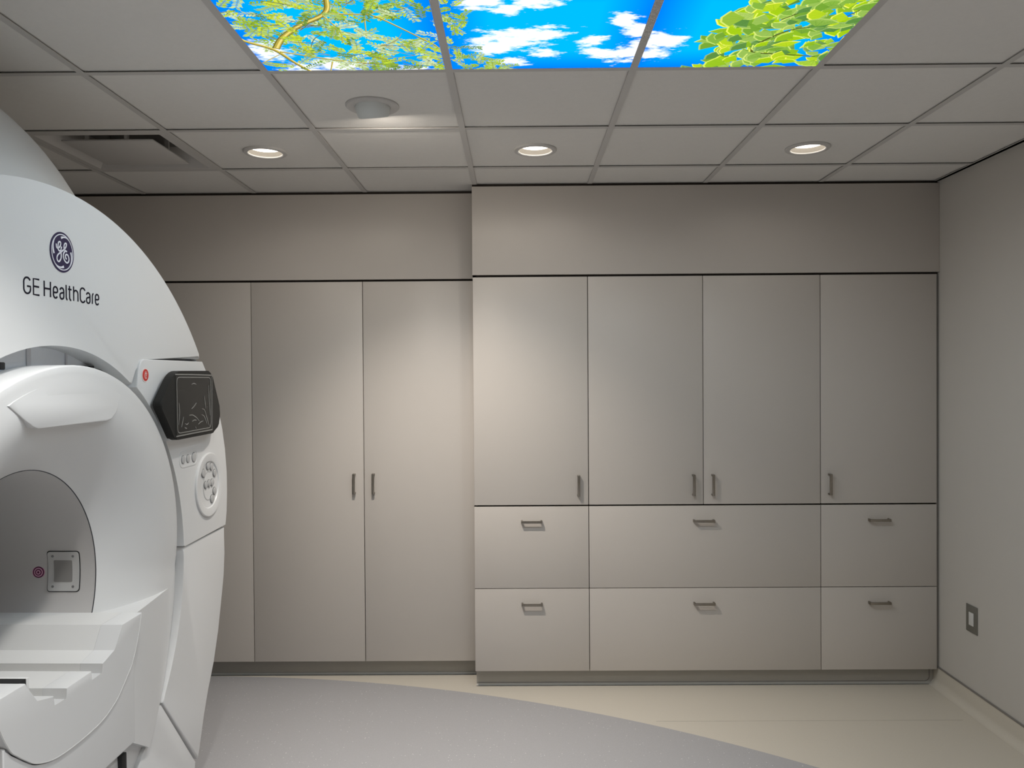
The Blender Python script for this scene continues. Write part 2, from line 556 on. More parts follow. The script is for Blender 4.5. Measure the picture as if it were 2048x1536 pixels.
obj('lens', lathe([(0.0, 0.0335), (0.0482, 0.0335)], 40), emit('eyeball_lens', (1.0, 0.86, 0.68, 1), 9.0), ball)
ld = bpy.data.lights.new('lamp', 'AREA'); ld.shape = 'DISK'; ld.size = 0.09; ld.energy = POWER['spill']; ld.color = (1.0, 0.91, 0.80)
o = bpy.data.objects.new('lamp', ld); link(o, ball); o.location = (0, 0, 0.0432); o.rotation_euler = (PI, 0, 0)
beam = spot('beam', eye, (ax.x * 0.03, ax.y * 0.03, ax.z * 0.03 + 0.01), POWER['beam'], (1.0, 0.91, 0.82), R(90), 1.0, 0.03)
beam.rotation_euler = Vector((0.085, 0.375, -0.92)).to_track_quat('-Z', 'Y').to_euler()
beam.location = (ax.x * 0.050, ax.y * 0.050, ax.z * 0.050 + 0.005)

# ------------------------------------------------------------------ backlit sky panels
def sky_material(name, blobs):
    """blue sky print with clouds: blobs are (x, y, rx, ry) in the panel's own metres."""
    m = bpy.data.materials.new(name); m.use_nodes = True
    nt = m.node_tree; nt.nodes.clear()
    N = nt.nodes.new; Lk = nt.links.new
    tc = N('ShaderNodeTexCoord')
    nz = N('ShaderNodeTexNoise'); nz.inputs['Scale'].default_value = 15; nz.inputs['Detail'].default_value = 10; nz.inputs['Roughness'].default_value = 0.66
    mp = N('ShaderNodeMapping'); mp.inputs['Scale'].default_value = (0.8, 1.7, 1)
    Lk(tc.outputs['Object'], mp.inputs['Vector']); Lk(mp.outputs[0], nz.inputs['Vector'])
    cur = None
    for (bx, by, rx, ry) in blobs:
        m1 = N('ShaderNodeMapping'); m1.vector_type = 'POINT'
        m1.inputs['Location'].default_value = (-bx / rx, -by / ry, 0)
        m1.inputs['Scale'].default_value = (1 / rx, 1 / ry, 0)
        Lk(tc.outputs['Object'], m1.inputs['Vector'])
        ln = N('ShaderNodeVectorMath'); ln.operation = 'LENGTH'; Lk(m1.outputs[0], ln.inputs[0])
        sb = N('ShaderNodeMath'); sb.operation = 'SUBTRACT'; sb.inputs[0].default_value = 1.0; Lk(ln.outputs['Value'], sb.inputs[1])
        if cur is None: cur = sb.outputs[0]
        else:
            mxn = N('ShaderNodeMath'); mxn.operation = 'MAXIMUM'; Lk(cur, mxn.inputs[0]); Lk(sb.outputs[0], mxn.inputs[1]); cur = mxn.outputs[0]
    # edge falloff of the backlight: deeper blue at the panel border
    sx = N('ShaderNodeSeparateXYZ'); Lk(tc.outputs['Object'], sx.inputs[0])
    ab = N('ShaderNodeMath'); ab.operation = 'ABSOLUTE'; Lk(sx.outputs[0], ab.inputs[0])
    ab2 = N('ShaderNodeMath'); ab2.operation = 'ABSOLUTE'; Lk(sx.outputs[1], ab2.inputs[0])
    mm = N('ShaderNodeMath'); mm.operation = 'MAXIMUM'; Lk(ab.outputs[0], mm.inputs[0]); Lk(ab2.outputs[0], mm.inputs[1])
    rg = N('ShaderNodeValToRGB')
    e = rg.color_ramp.elements
    e[0].position = 0.155; e[0].color = (0.0, 0.40, 0.98, 1)
    e[1].position = 0.305; e[1].color = (0.0, 0.16, 0.86, 1)
    Lk(mm.outputs[0], rg.inputs[0])
    col = rg.outputs[0]
    if cur is not None:
        k = N('ShaderNodeMath'); k.operation = 'MULTIPLY_ADD'; k.inputs[1].default_value = 2.6; k.inputs[2].default_value = -1.38; Lk(nz.outputs['Fac'], k.inputs[0])
        ad = N('ShaderNodeMath'); ad.operation = 'MULTIPLY_ADD'; ad.inputs[1].default_value = 0.85; Lk(cur, ad.inputs[0]); Lk(k.outputs[0], ad.inputs[2])
        rp = N('ShaderNodeValToRGB')
        rp.color_ramp.elements[0].position = 0.10; rp.color_ramp.elements[0].color = (0, 0, 0, 1)
        rp.color_ramp.elements[1].position = 0.48; rp.color_ramp.elements[1].color = (1, 1, 1, 1)
        Lk(ad.outputs[0], rp.inputs[0])
        mx = N('ShaderNodeMix'); mx.data_type = 'RGBA'
        mx.inputs[7].default_value = (0.90, 0.95, 1.0, 1)
        Lk(rp.outputs[0], mx.inputs[0]); Lk(col, mx.inputs[6])
        col = mx.outputs[2]
    em = N('ShaderNodeEmission'); em.inputs[1].default_value = SKY_GLOW
    Lk(col, em.inputs[0])
    out = N('ShaderNodeOutputMaterial'); Lk(em.outputs[0], out.inputs[0])
    return m

def print_material():
    m = bpy.data.materials.new('printed_leaves'); m.use_nodes = True
    nt = m.node_tree; nt.nodes.clear()
    a = nt.nodes.new('ShaderNodeAttribute'); a.attribute_name = 'ink'
    em = nt.nodes.new('ShaderNodeEmission'); em.inputs[1].default_value = 1.0
    nt.links.new(a.outputs['Color'], em.inputs[0])
    out = nt.nodes.new('ShaderNodeOutputMaterial'); nt.links.new(em.outputs[0], out.inputs[0])
    return m
M_PRINT = print_material()

class Print:
    """flat print of coloured polygons on the underside of a panel, panel-local coordinates."""
    def __init__(self, lim): self.v, self.f, self.c, self.lim = [], [], [], lim; self.z = -0.0004
    def poly(self, pts, col):
        if any(abs(x) > self.lim or abs(y) > self.lim for x, y in pts): 
            pts = [(max(-self.lim, min(self.lim, x)), max(-self.lim, min(self.lim, y))) for x, y in pts]
        self.z -= 2e-7
        i = len(self.v)
        self.v += [(x, y, self.z) for x, y in pts]
        self.f.append(tuple(range(i, i + len(pts)))); self.c.append(col)
    def strip(self, pts, w0, w1, col):
        n = len(pts)
        for i in range(n - 1):
            a, b = Vector(pts[i]), Vector(pts[i + 1])
            t = (b - a)
            if t.length < 1e-6: continue
            nn = Vector((-t.y, t.x)).normalized()
            wa = w0 + (w1 - w0) * i / (n - 1); wb = w0 + (w1 - w0) * (i + 1) / (n - 1)
            self.poly([tuple(a + nn * wa / 2), tuple(a - nn * wa / 2), tuple(b - nn * wb / 2), tuple(b + nn * wb / 2)], col)
    def build(self, name, parent):
        me = bpy.data.meshes.new(name)
        me.from_pydata(self.v, [], self.f)
        at = me.attributes.new('ink', 'FLOAT_COLOR', 'FACE')
        for i, c in enumerate(self.c): at.data[i].color = c
        me.materials.append(M_PRINT)
        o = bpy.data.objects.new(name, me); link(o, parent)
        o['kind'] = 'stuff'
        return o

rng = random.Random(11)
PY = GY0 - 2.5 * T                 # panel row centre
PXC = [GX0 - 0.5 * T, GX0 + 0.5 * T, GX0 + 1.5 * T]
H = T / 2 - BW - 0.0005
def panel(i, label, blobs):
    t = empty('sky_panel', (PXC[i], PY, CEIL))
    tag(t, label, 'light panel', 'backlit sky panels in the ceiling')
    loc = [(x - PXC[i], y - PY, rx, ry) for x, y, rx, ry in blobs]
    obj('diffuser', bbox(-T / 2 + 0.003, T / 2 - 0.003, -T / 2 + 0.003, T / 2 - 0.003, 0.0022, 0.006), sky_material('sky_print_%d' % i, loc), t, smooth=False)
    obj('light_box', bbox(-T / 2 + 0.006, T / 2 - 0.006, -T / 2 + 0.006, T / 2 - 0.006, 0.0065, 0.07), M_DUCT, t, smooth=False)
    spot('lamp', t, (0, 0, -0.012), POWER['sky'], (0.86, 0.95, 1.0), R(174), 0.5, 0.12)
    return t
p0 = panel(0, 'glowing ceiling panel printed with feathery tree branches against the sky', [(-0.66, 2.60, 0.12, 0.10), (-0.58, 2.55, 0.14, 0.08), (-0.38, 2.60, 0.12, 0.06), (-0.77, 2.44, 0.10, 0.10)])
p1 = panel(1, 'glowing ceiling panel printed with white clouds in a blue sky', [
    (0.005, 2.365, 0.15, 0.105), (-0.07, 2.42, 0.10, 0.10), (0.076, 2.335, 0.12, 0.07), (0.096, 2.473, 0.07, 0.05), (-0.015, 2.533, 0.08, 0.045),
    (-0.086, 2.129, 0.11, 0.06), (0.045, 2.130, 0.10, 0.06), (-0.02, 2.175, 0.08, 0.05), (0.236, 2.38, 0.06, 0.05), (0.275, 2.465, 0.09, 0.06),
    (0.35, 2.48, 0.11, 0.09), (0.316, 2.248, 0.06, 0.06), (0.366, 2.314, 0.07, 0.07), (0.40, 2.42, 0.08, 0.07)])
p2 = panel(2, 'glowing ceiling panel printed with broad green leaves beside blue sky', [(0.429, 2.39, 0.09, 0.09), (0.427, 2.48, 0.10, 0.06), (0.475, 2.40, 0.07, 0.06)])

YG = [(0.50, 0.66, 0.04), (0.36, 0.55, 0.03), (0.62, 0.72, 0.05), (0.28, 0.45, 0.05), (0.44, 0.62, 0.16), (0.55, 0.70, 0.30), (0.17, 0.32, 0.05), (0.62, 0.76, 0.42)]
def feathery(P, cx, cy, n, spread, big=1.0):
    """sprigs of paired leaflets around a point."""
    for _ in range(n):
        a = rng.uniform(0, 2 * PI)
        ox, oy = cx + rng.gauss(0, spread), cy + rng.gauss(0, spread)
        ln = rng.uniform(0.05, 0.10) * big
        dx, dy = math.cos(a), math.sin(a)
        base = rng.choice(YG)
        P.strip([(ox, oy), (ox + dx * ln, oy + dy * ln)], 0.0022, 0.001, (0.30, 0.33, 0.05, 1))
        m = 9
        for k in range(m):
            t = (k + 0.6) / m * ln
            for s in (-1, 1):
                aa = a + s * rng.uniform(0.7, 1.1)
                l2 = rng.uniform(0.014, 0.024) * big
                w2 = l2 * 0.22
                bx, by = ox + dx * t, oy + dy * t
                ex, ey = bx + math.cos(aa) * l2, by + math.sin(aa) * l2
                mx_, my_ = (bx + ex) / 2, (by + ey) / 2
                nx, ny = -math.sin(aa) * w2, math.cos(aa) * w2
                j = rng.uniform(0.75, 1.25)
                P.poly([(bx, by), (mx_ + nx, my_ + ny), (ex, ey), (mx_ - nx, my_ - ny)], (base[0] * j, base[1] * j, base[2] * j, 1))

P0 = Print(H); ox, oy = PXC[0], PY
BR = [[(-0.851, 2.325), (-0.799, 2.368), (-0.74, 2.424), (-0.706, 2.521), (-0.668, 2.61)],
      [(-0.734, 2.413), (-0.691, 2.336), (-0.616, 2.254), (-0.53, 2.185), (-0.505, 2.107), (-0.495, 2.0)],
      [(-0.53, 2.185), (-0.43, 2.19), (-0.391, 2.203), (-0.332, 2.276), (-0.223, 2.424)],
      [(-0.728, 2.435), (-0.616, 2.484), (-0.543, 2.513), (-0.436, 2.54)],
      [(-0.429, 2.196), (-0.357, 2.167), (-0.316, 2.174)], [(-0.811, 2.523), (-0.734, 2.454)],
      [(-0.536, 2.194), (-0.51, 2.296), (-0.52, 2.374)], [(-0.42, 2.196), (-0.441, 2.341)], [(-0.584, 2.516), (-0.612, 2.607)]]
BWD = [0.020, 0.024, 0.010, 0.011, 0.007, 0.006, 0.006, 0.005, 0.006]
CL = [(-0.769, 2.159), (-0.691, 2.131), (-0.641, 2.147), (-0.759, 2.251), (-0.702, 2.252), (-0.609, 2.133), (-0.554, 2.128), (-0.459, 2.13), (-0.395, 2.152), (-0.362, 2.197), (-0.274, 2.169), (-0.24, 2.23), (-0.625, 2.287), (-0.573, 2.255), (-0.533, 2.24), (-0.709, 2.37), (-0.648, 2.372), (-0.575, 2.321), (-0.505, 2.273), (-0.464, 2.358), (-0.41, 2.395), (-0.347, 2.378), (-0.291, 2.416), (-0.239, 2.363), (-0.517, 2.467), (-0.466, 2.527), (-0.405, 2.549), (-0.314, 2.471), (-0.271, 2.511), (-0.766, 2.561), (-0.696, 2.542), (-0.58, 2.465), (-0.45, 2.48), (-0.36, 2.53), (-0.66, 2.05), (-0.4, 2.04), (-0.55, 2.03)]
for c in CL: feathery(P0, c[0] - ox, c[1] - oy, 4, 0.030)
for b, w in zip(BR, BWD):
    s = smooth_pts([(x - ox, y - oy) for x, y in b], 4)
    P0.strip(s, w, w * 0.55, (0.20, 0.17, 0.03, 1))
    P0.strip([(x + w * 0.10, y - w * 0.08) for x, y in s], w * 0.72, w * 0.35, (0.52, 0.42, 0.07, 1))
    P0.strip([(x + w * 0.20, y - w * 0.16) for x, y in s], w * 0.30, w * 0.15, (0.95, 0.78, 0.22, 1))
for _ in range(34):
    c = rng.choice(CL); a = rng.uniform(-0.6, 0.6) + rng.choice((0, PI))
    x0, y0 = c[0] - ox, c[1] - oy
    pts = [(x0, y0)]
    for k in range(4):
        a += rng.uniform(-0.4, 0.4)
        pts.append((pts[-1][0] + 0.030 * math.cos(a), pts[-1][1] + 0.030 * math.sin(a)))
    P0.strip(smooth_pts(pts, 3), 0.0040, 0.0016, rng.choice(((0.22, 0.18, 0.06, 1), (0.34, 0.28, 0.10, 1), (0.16, 0.17, 0.10, 1))))
for c in CL[::2]: feathery(P0, c[0] - ox, c[1] - oy + 0.02, 2, 0.030)
P0.build('printed_tree', p0)

P1 = Print(H); ox, oy = PXC[1], PY
for c in [(-0.185, 2.14), (-0.165, 2.22), (-0.185, 2.25), (-0.196, 2.418), (-0.165, 2.494), (-0.112, 2.55), (-0.072, 2.57), (-0.103, 2.515), (-0.06, 2.575)]:
    feathery(P1, c[0] - ox, c[1] - oy, 5, 0.018, 0.8)
P1.build('printed_tree', p1)

P2 = Print(H); ox, oy = PXC[2], PY
GB = [(0.30, 0.55, 0.02), (0.40, 0.66, 0.01), (0.20, 0.42, 0.04), (0.26, 0.50, 0.06), (0.50, 0.72, 0.02), (0.12, 0.30, 0.06), (0.34, 0.56, 0.10)]
def fan_leaf(P, x, y, a, s, col):
    edge = []
    for k in range(9):
        t = -1 + 2 * k / 8
        r = s * (1 - 0.10 * abs(math.sin(3 * t)) - (0.10 if k == 4 else 0))
        edge.append((x + math.cos(a + t * 0.95) * r, y + math.sin(a + t * 0.95) * r * 0.85))
    P.poly([(x - (x - ex) * 1.10, y - (y - ey) * 1.10) for ex, ey in [(x, y)] + edge], (min(1, col[0] * 1.9 + 0.1), min(1, col[1] * 1.4 + 0.1), col[2] + 0.12, 1))
    P.poly([(x, y)] + edge, col + (1,))
    for k in (2, 4, 6):
        ex, ey = edge[k]
        P.strip([(x, y), (x + (ex - x) * 0.9, y + (ey - y) * 0.9)], 0.0016, 0.0008, (col[0] * 0.75, col[1] * 0.8, col[2] * 0.8, 1))
def inside_leaf_zone(x, y):
    # ragged boundary of the foliage on the sky side
    bx = 0.60 + 0.035 * math.sin(y * 31) + 0.02 * math.sin(y * 77)
    if 2.20 < y < 2.235: bx = 0.61
    if y < 2.2: bx = 0.655
    return x > bx + 0.02
cnt = 0
while cnt < 340:
    x, y = rng.uniform(0.58, 1.06), rng.uniform(1.995, 2.60)
    if not inside_leaf_zone(x, y): continue
    if y > 2.575 and x > 0.72 and rng.random() < 0.6: continue
    if rng.random() < 0.12 and y > 2.45: continue
    fan_leaf(P2, x - ox, y - oy, rng.gauss(PI, 0.9), rng.uniform(0.032, 0.062), rng.choice(GB))
    cnt += 1
    if cnt in (110, 220):
        for b in ([(0.83, 2.05), (0.827, 2.133), (0.808, 2.191), (0.759, 2.251)], [(0.748, 2.476), (0.739, 2.42), (0.81, 2.317), (0.901, 2.286), (0.962, 2.194)], [(0.748, 2.476), (0.839, 2.489), (0.956, 2.508)]):
            P2.strip(smooth_pts([(x_ - ox, y_ - oy) for x_, y_ in b], 4), 0.010, 0.004, (0.10, 0.13, 0.02, 1))
fan_leaf(P2, 0.655 - ox, 2.235 - oy, PI * 0.95, 0.07, (0.34, 0.56, 0.05))
fan_leaf(P2, 0.69 - ox, 2.565 - oy, PI * 1.02, 0.075, (0.34, 0.60, 0.02))
fan_leaf(P2, 0.51 - ox, 2.075 - oy, PI * 0.6, 0.05, (0.34, 0.56, 0.05))
P2.build('printed_leaves', p2)

# ------------------------------------------------------------------ cupboards
def pull(name, cx, cz, yface, vertical, parent):
    """square bar pull on two posts, projecting towards the room (-y)."""
    h, w, p = 0.056, 0.007, 0.030
    bm = bmesh.new()
    def bx(a0, a1, y0, y1, b0, b1, bev):
        if vertical: box(bm, cx + b0, cx + b1, y0, y1, cz + a0, cz + a1, bev=bev)
        else: box(bm, cx + a0, cx + a1, y0, y1, cz + b0, cz + b1, bev=bev)
    bx(-h, h, yface - p, yface - p + 0.0075, -w, w, 0.0015)
    bx(-h, -h + 0.009, yface - p + 0.003, yface + 0.0005, -w, w, 0.001)
    bx(h - 0.009, h, yface - p + 0.003, yface + 0.0005, -w, w, 0.001)
    return obj(name, bm, M_NICK, parent)

G = 0.0018     # half gap between fronts
ZB, ZM, ZR, ZT = 0.0985, 0.9790, 0.5388, 2.1945
def front(name, x0, x1, z0, z1, yf, parent, gt=G, gb=G):
    return obj(name, bbox(x0 + G, x1 - G, yf, yf + 0.019, z0 + gb, z1 - gt, bev=0.0012), M_LAM, parent)

def cupboard(x0, x1, doors, handles, yf, label, drawers=True, split=ZM, cat='cabinet', group=None, name='storage_cabinet'):
    xc = (x0 + x1) / 2
    t = empty(name, (xc, yf, 0))
    tag(t, label, cat, group)
    L0, L1 = x0 - xc, x1 - xc
    bm = bmesh.new()
    box(bm, L0 + 0.0005, L1 - 0.0005, 0.0205, 0.40, ZB + 0.001, ZT, mi=0)
    obj('body', bm, M_CARC, t, smooth=False)
    zb = ZM + 0.0022 if drawers else ZB
    for (a, b), hx in zip(doors, handles):
        d = front('door', a - xc, b - xc, zb, ZT, 0, t, gb=(0.0022 if drawers else 0.0))
        if hx is not None:
            pull('handle', hx - xc, 1.086 if drawers else 1.082, 0, True, d)
    if drawers:
        for z0, z1, hz in ((ZR, ZM - 0.0022, 0.896), (ZB, ZR, 0.457)):
            d = front('drawer', L0, L1, z0, z1, 0, t, gb=(0 if z0 == ZB else G))
            hxx = {0: 0.0735, 1: 0.9855, 2: 1.911}[drawers - 1]
            pull('handle', hxx - xc, hz, 0, False, d)
    return t
XD = [-0.2318, 0.3775, 0.9860, 1.6050, 2.2205]
cupboard(XD[0], 0.3780, [(XD[0], 0.3775)], [0.3240], D1, 'grey drawer cupboard with one door and two drawers, next to the taller recessed wardrobe', 1, group='cabinets with doors over drawers')
cupboard(0.3780, 1.6065, [(0.3780, 0.9860), (0.9860, 1.6055)], [0.9320, 1.0340], D1, 'wide grey cupboard with a pair of doors above two broad drawers', 2, group='cabinets with doors over drawers')
cupboard(1.6065, XD[4], [(1.6060, XD[4])], [1.6510], D1, 'grey drawer cupboard with one door and two drawers, against the side wall', 3, group='cabinets with doors over drawers')
XT = [-2.68, -2.073, -1.4605, -0.8452, -0.2345]
cupboard(XT[2], XT[4], [(XT[2], XT[3]), (XT[3], XT[4])], [-0.898, -0.7925], D2, 'full height grey wardrobe whose paired door handles are both in sight', 0, cat='wardrobe', name='wardrobe', group='tall wardrobes')
cupboard(XT[0], XT[2], [(XT[0], XT[1]), (XT[1], XT[2])], [-2.125, -2.02], D2, 'full height grey wardrobe half hidden behind the scanner', 0, cat='wardrobe', name='wardrobe', group='tall wardrobes')

# soffit panels above the doors
def soffit(name, x0, x1, yf, label):
    bm = bmesh.new()
    box(bm, x0, x1, yf, yf + 0.02, ZT + 0.0105, CEIL - 0.010, bev=0.001)
    o = obj(name, bm, M_LAM)
    tag(o, kind='structure', label=label)
    obj('backing', bbox(x0, x1, yf + 0.0205, yf + 0.40, ZT + 0.0005, CEIL + 0.25), M_CARC, o, smooth=False)
    return o
soffit('trim_1', XD[0], XW - 0.001, D1, 'laminate soffit panel above the cupboards with drawers')
soffit('trim_2', XL + 0.001, XD[0] - 0.002, D2, 'laminate soffit panel above the tall wardrobes')
tag(obj('trim_3', bbox(XD[0], XD[0] + 0.018, D1 + 0.0205, D2 + 0.1, ZB, CEIL - 0.01), M_LAM), kind='structure', label='laminate end panel where the two cupboard runs meet')
tag(obj('trim_4', bbox(2.2222, XW - 0.0005, D1 + 0.014, D1 + 0.4, ZB, ZT), mat('filler', (0.22, 0.21, 0.195, 1), 0.6, noise=0.05)), kind='structure', label='narrow dark filler strip between cupboard and side wall')
# wall behind the far end of the wardrobes
tag(obj('trim_5', bbox(XL + 0.001, XT[0] - 0.002, D2, D2 + 0.4, 0, ZT), M_LAM), kind='structure')

def toe(name, x0, x1, yf, label, corner=False):
    kick = obj(name, bbox(x0, x1, yf, yf + 0.018, 0.012, ZB + 0.0008), M_KICK)
    tag(kick, kind='structure', label=label)
    if corner:
        path = [(x0 + 0.002, 0.0135), (x1 - 0.06, 0.0135)] + [(x1 - 0.045 + 0.025 * math.sin(R(a)), 0.0385 - 0.025 * math.cos(R(a))) for a in range(0, 91, 15)] + [(x1 - 0.020, 0.097)]
        bm = bmesh.new()
        ribbon(bm, path, 0.004, 0.0018)
        bmesh.ops.rotate(bm, verts=bm.verts, cent=(0, 0, 0), matrix=Matrix(((0, 1, 0), (-1, 0, 0), (0, 0, 1))))
        obj('cap_strip', bm, M_CAP, kick, loc=(0, yf, 0))
    bm = bmesh.new()
    pr = [(0, 0.012), (-0.0035, 0.012)] + [(-0.0035 - 0.012 * (1 - math.cos(R(a))), 0.0125 - 0.012 * math.sin(R(a))) for a in range(15, 91, 15)] + [(0, 0.0004)]
    A = [bm.verts.new((x0, yf + y + 0.0005, max(z, 0.0014))) for y, z in pr]
    B = [bm.verts.new((x1, yf + y + 0.0005, max(z, 0.0014))) for y, z in pr]
    for i in range(len(pr)):
        j = (i + 1) % len(pr)
        bm.faces.new((A[i], A[j], B[j], B[i]))
    bm.faces.new(A); bm.faces.new(B[::-1])
    obj('cove', bm, M_KICK, kick)
    return kick
toe('baseboard_1', XD[0] + 0.004, XW - 0.005, D1 + 0.062, 'recessed toe kick under the cupboards with drawers', True)
toe('baseboard_2', XL + 0.002, XD[0] + 0.003, D2 + 0.070, 'recessed toe kick under the tall wardrobes')
tag(obj('baseboard_3', bbox(XD[0] + 0.004, XD[0] + 0.022, D1 + 0.0805, D2 + 0.12, 0.001, ZB), M_KICK), kind='structure', label='return of the toe kick where the runs meet')

# wall plate
wp = empty('wall_switch', (XW, 3.8525, 0.4575))
tag(wp, 'dark steel wall plate with a white rocker, low on the side wall', 'switch')
obj('plate', bbox(-0.0055, -0.0004, -0.0465, 0.0465, -0.067, 0.067, bev=0.002), M_PLATE, wp)
obj('rocker', bbox(-0.0085, -0.004, -0.019, 0.019, -0.032, 0.032, bev=0.0018), M_INS, wp)

# ------------------------------------------------------------------ the scanner (local x = out of its face, y = along its face, z up)
XFACE, YC, ZC = -1.3, 2.215, 1.0
scan = empty('mri_scanner', (XFACE, YC, 0), R(-1.0))
tag(scan, 'large white ring-shaped imaging scanner with a dark touchscreen beside its round bore', 'medical scanner')
RO, RI = 1.213, 0.765
O = (0, ZC)

# upper front cover: the ring above the two control modules
zt_m = 1.7465
a_out = math.degrees(math.asin((zt_m - ZC) / RO))
right_edge = [(0.47, zt_m), (0.452, 1.738), (0.440, 1.722), (0.430, 1.697), (0.415, 1.652)]
a_in = math.degrees(math.atan2(right_edge[-1][1] - ZC, right_edge[-1][0]))
pts = arc(O, RO, a_out, 180 - a_out, 80) + [(-u, z) for u, z in right_edge] + arc(O, RI, 180 - a_in - 0.6, a_in + 0.6, 56) + right_edge[::-1]
cover = obj('front_cover', prism(pts, -0.15, 0.0, bev=0.012, seg=4), M_WHITE, scan)

# emblem and lettering, printed proud of the cover
LG = (0.020, 2.033); LR = 0.0575
bm = bmesh.new()
prism(arc(LG, LR, 0, 354.4, 63), -0.001, 0.0012, bm=bm)
emb = obj('emblem', bm, M_NAVY, cover)
bm = bmesh.new()
S = lambda p: (LG[0] + p[0] * LR, LG[1] + p[1] * LR)
ribbon(bm, [S((0.875 * math.cos(R(a)), 0.875 * math.sin(R(a)))) for a in range(0, 360, 5)], 0.0028, 0.0012, base=0.0011, closed=True)
for a0, a1 in ((52, 98), (130, 192), (226, 278), (-50, 8)):
    n = 14; p_, w_ = [], []
    for k in range(n + 1):
        t = k / n
        a = R(a0 + (a1 - a0) * t)
        r_ = 0.86 - 0.155 * t ** 1.4
        p_.append(S((r_ * math.cos(a), r_ * math.sin(a)))); w_.append(0.0018 + 0.0052 * t ** 1.6)
    ribbon(bm, p_, w_, 0.0012, base=0.0011)
G1 = [(-0.497, 0.355), (-0.5, 0.244), (-0.452, 0.171), (-0.368, 0.151), (-0.268, 0.208), (-0.18, 0.297), (-0.141, 0.392), (-0.164, 0.477), (-0.238, 0.491), (-0.317, 0.437), (-0.357, 0.312), (-0.362, 0.164), (-0.315, 0.068), (-0.228, 0.035), (-0.148, 0.068)]
G2 = [(-0.069, 0.268), (-0.109, 0.16), (-0.125, 0.009), (-0.109, -0.166), (-0.139, -0.334), (-0.283, -0.491), (-0.417, -0.456), (-0.461, -0.323), (-0.374, -0.17), (-0.175, -0.036), (0.026, 0.093), (0.192, 0.209), (0.303, 0.332), (0.341, 0.458), (0.274, 0.495), (0.179, 0.431), (0.131, 0.304), (0.154, 0.195), (0.228, 0.125), (0.379, 0.089)]
G3 = [(0.214, 0.093), (0.085, -0.062), (0.082, -0.241), (0.191, -0.397), (0.367, -0.472), (0.501, -0.397), (0.545, -0.262), (0.476, -0.107), (0.35, -0.051), (0.253, -0.111), (0.258, -0.23), (0.345, -0.292)]
for g in (G1, G2, G3):
    ribbon(bm, smooth_pts([S(p) for p in g], 4), 0.0044, 0.0012, base=0.0011)
obj('emblem_mark', bm, M_LOGOW, cover, smooth=False)

# thin rounded lettering, each letter a set of strokes in a unit box (x-height 0.74)
def arcp(cx, cy, rx, ry, a0, a1, n=12):
    return [(cx + rx * math.cos(R(a0 + (a1 - a0) * i / n)), cy + ry * math.sin(R(a0 + (a1 - a0) * i / n))) for i in range(n + 1)]
XH = 0.74
LET = {
 'G': [arcp(.5, .70, .5, .30, 28, 180) + arcp(.5, .30, .5, .30, 180, 360) + [(1.0, .46), (.50, .46)]],
 'E': [[(1, 1), (0, 1), (0, 0), (1, 0)], [(0, .52), (.95, .52)]],
 'H': [[(0, 0), (0, 1)], [(1, 0), (1, 1)], [(0, .52), (1, .52)]],
 'e': [[(0.06, .36), (.55, .36)] + arcp(.55, .46, .45, .10, 270, 360, 5) + arcp(.5, .52, .5, .22, 0, 180) + arcp(.5, .24, .5, .24, 180, 325)],
 'a': [arcp(.5, .54, .5, .20, 165, 0) + [(1, .30)] + arcp(.5, .20, .5, .20, 0, -180) + [(0, .24)] + arcp(.5, .24, .5, .16, 180, 95, 6) + [(1, .46)]],
 'l': [[(0, 1), (0, .18)] + arcp(.9, .18, .9, .18, 180, 260, 6)],
 't': [[(.38, .98), (.38, .18)] + arcp(.85, .18, .47, .18, 180, 265, 6), [(0, XH), (.95, XH)]],
 'h': [[(0, 0), (0, 1)], [(0, .50)] + arcp(.5, .50, .5, .24, 150, 0) + [(1, 0)]],
 'C': [arcp(.55, .72, .55, .28, 25, 180) + arcp(.55, .28, .55, .28, 180, 332)],
 'r': [[(0, 0), (0, .50)] + arcp(.85, .50, .85, .24, 180, 92, 7)],
}
WORD = [('G', -0.1535, -0.1208), ('E', -0.113, -0.0835), ('H', -0.0663, -0.0335), ('e', -0.025, -0.0009), ('a', 0.0059, 0.0288), ('l', 0.0358, 0.0479),
        ('t', 0.0458, 0.0674), ('h', 0.0726, 0.099), ('C', 0.1064, 0.1347), ('a', 0.139, 0.1624), ('r', 0.1703, 0.1828), ('e', 0.1874, 0.2106)]
BZ, CAPH, SW = 1.8995, 0.0425, 0.0047
bm = bmesh.new()
for ch, u0, u1 in WORD:
    for st in LET[ch]:
        ribbon(bm, [(u0 + SW / 2 + x * (u1 - u0 - SW), BZ + y * CAPH) for x, y in st], SW, 0.0012, base=-0.0002)
obj('lettering', bm, M_TEXT, cover, smooth=False)

# body shell behind the ring: rises to a taller rounded top
def body_profile(s, c, r, n):
    pass
def prof_front(n=72):
    return arc(O, RO - 0.012, -30, 210, n)
def prof_back(n=72, k=1.0):
    # rounded top of radius 0.90 about z 1.65, straight sides
    pts = []
    for i in range(n + 1):
        a = -30 + 240 * i / n
        if a < 0: pts.append((0.92 * k, 1.65 - (0 - a) / 30 * 1.25))
        elif a > 180: pts.append((-0.92 * k, 1.65 - (a - 180) / 30 * 1.25))
        else: pts.append((0.92 * k * math.cos(R(a)), 1.65 + 0.885 * k * math.sin(R(a))))
    return pts
bm = bmesh.new()
rings = []
PF, PB = prof_front(), prof_back()
def lerp(a, b, t): return [(p[0] + (q[0] - p[0]) * t, p[1] + (q[1] - p[1]) * t) for p, q in zip(a, b)]
for dep, t in ((-0.012, 0), (-0.06, 0.06), (-0.10, 0.13), (-0.15, 0.27), (-0.20, 0.45), (-0.25, 0.72), (-0.275, 0.88), (-0.29, 0.965), (-0.302, 1.0), (-1.70, 1.0)):
    pp = lerp(PF, PB, t)
    rings.append([bm.verts.new((dep, u, z)) for u, z in pp])
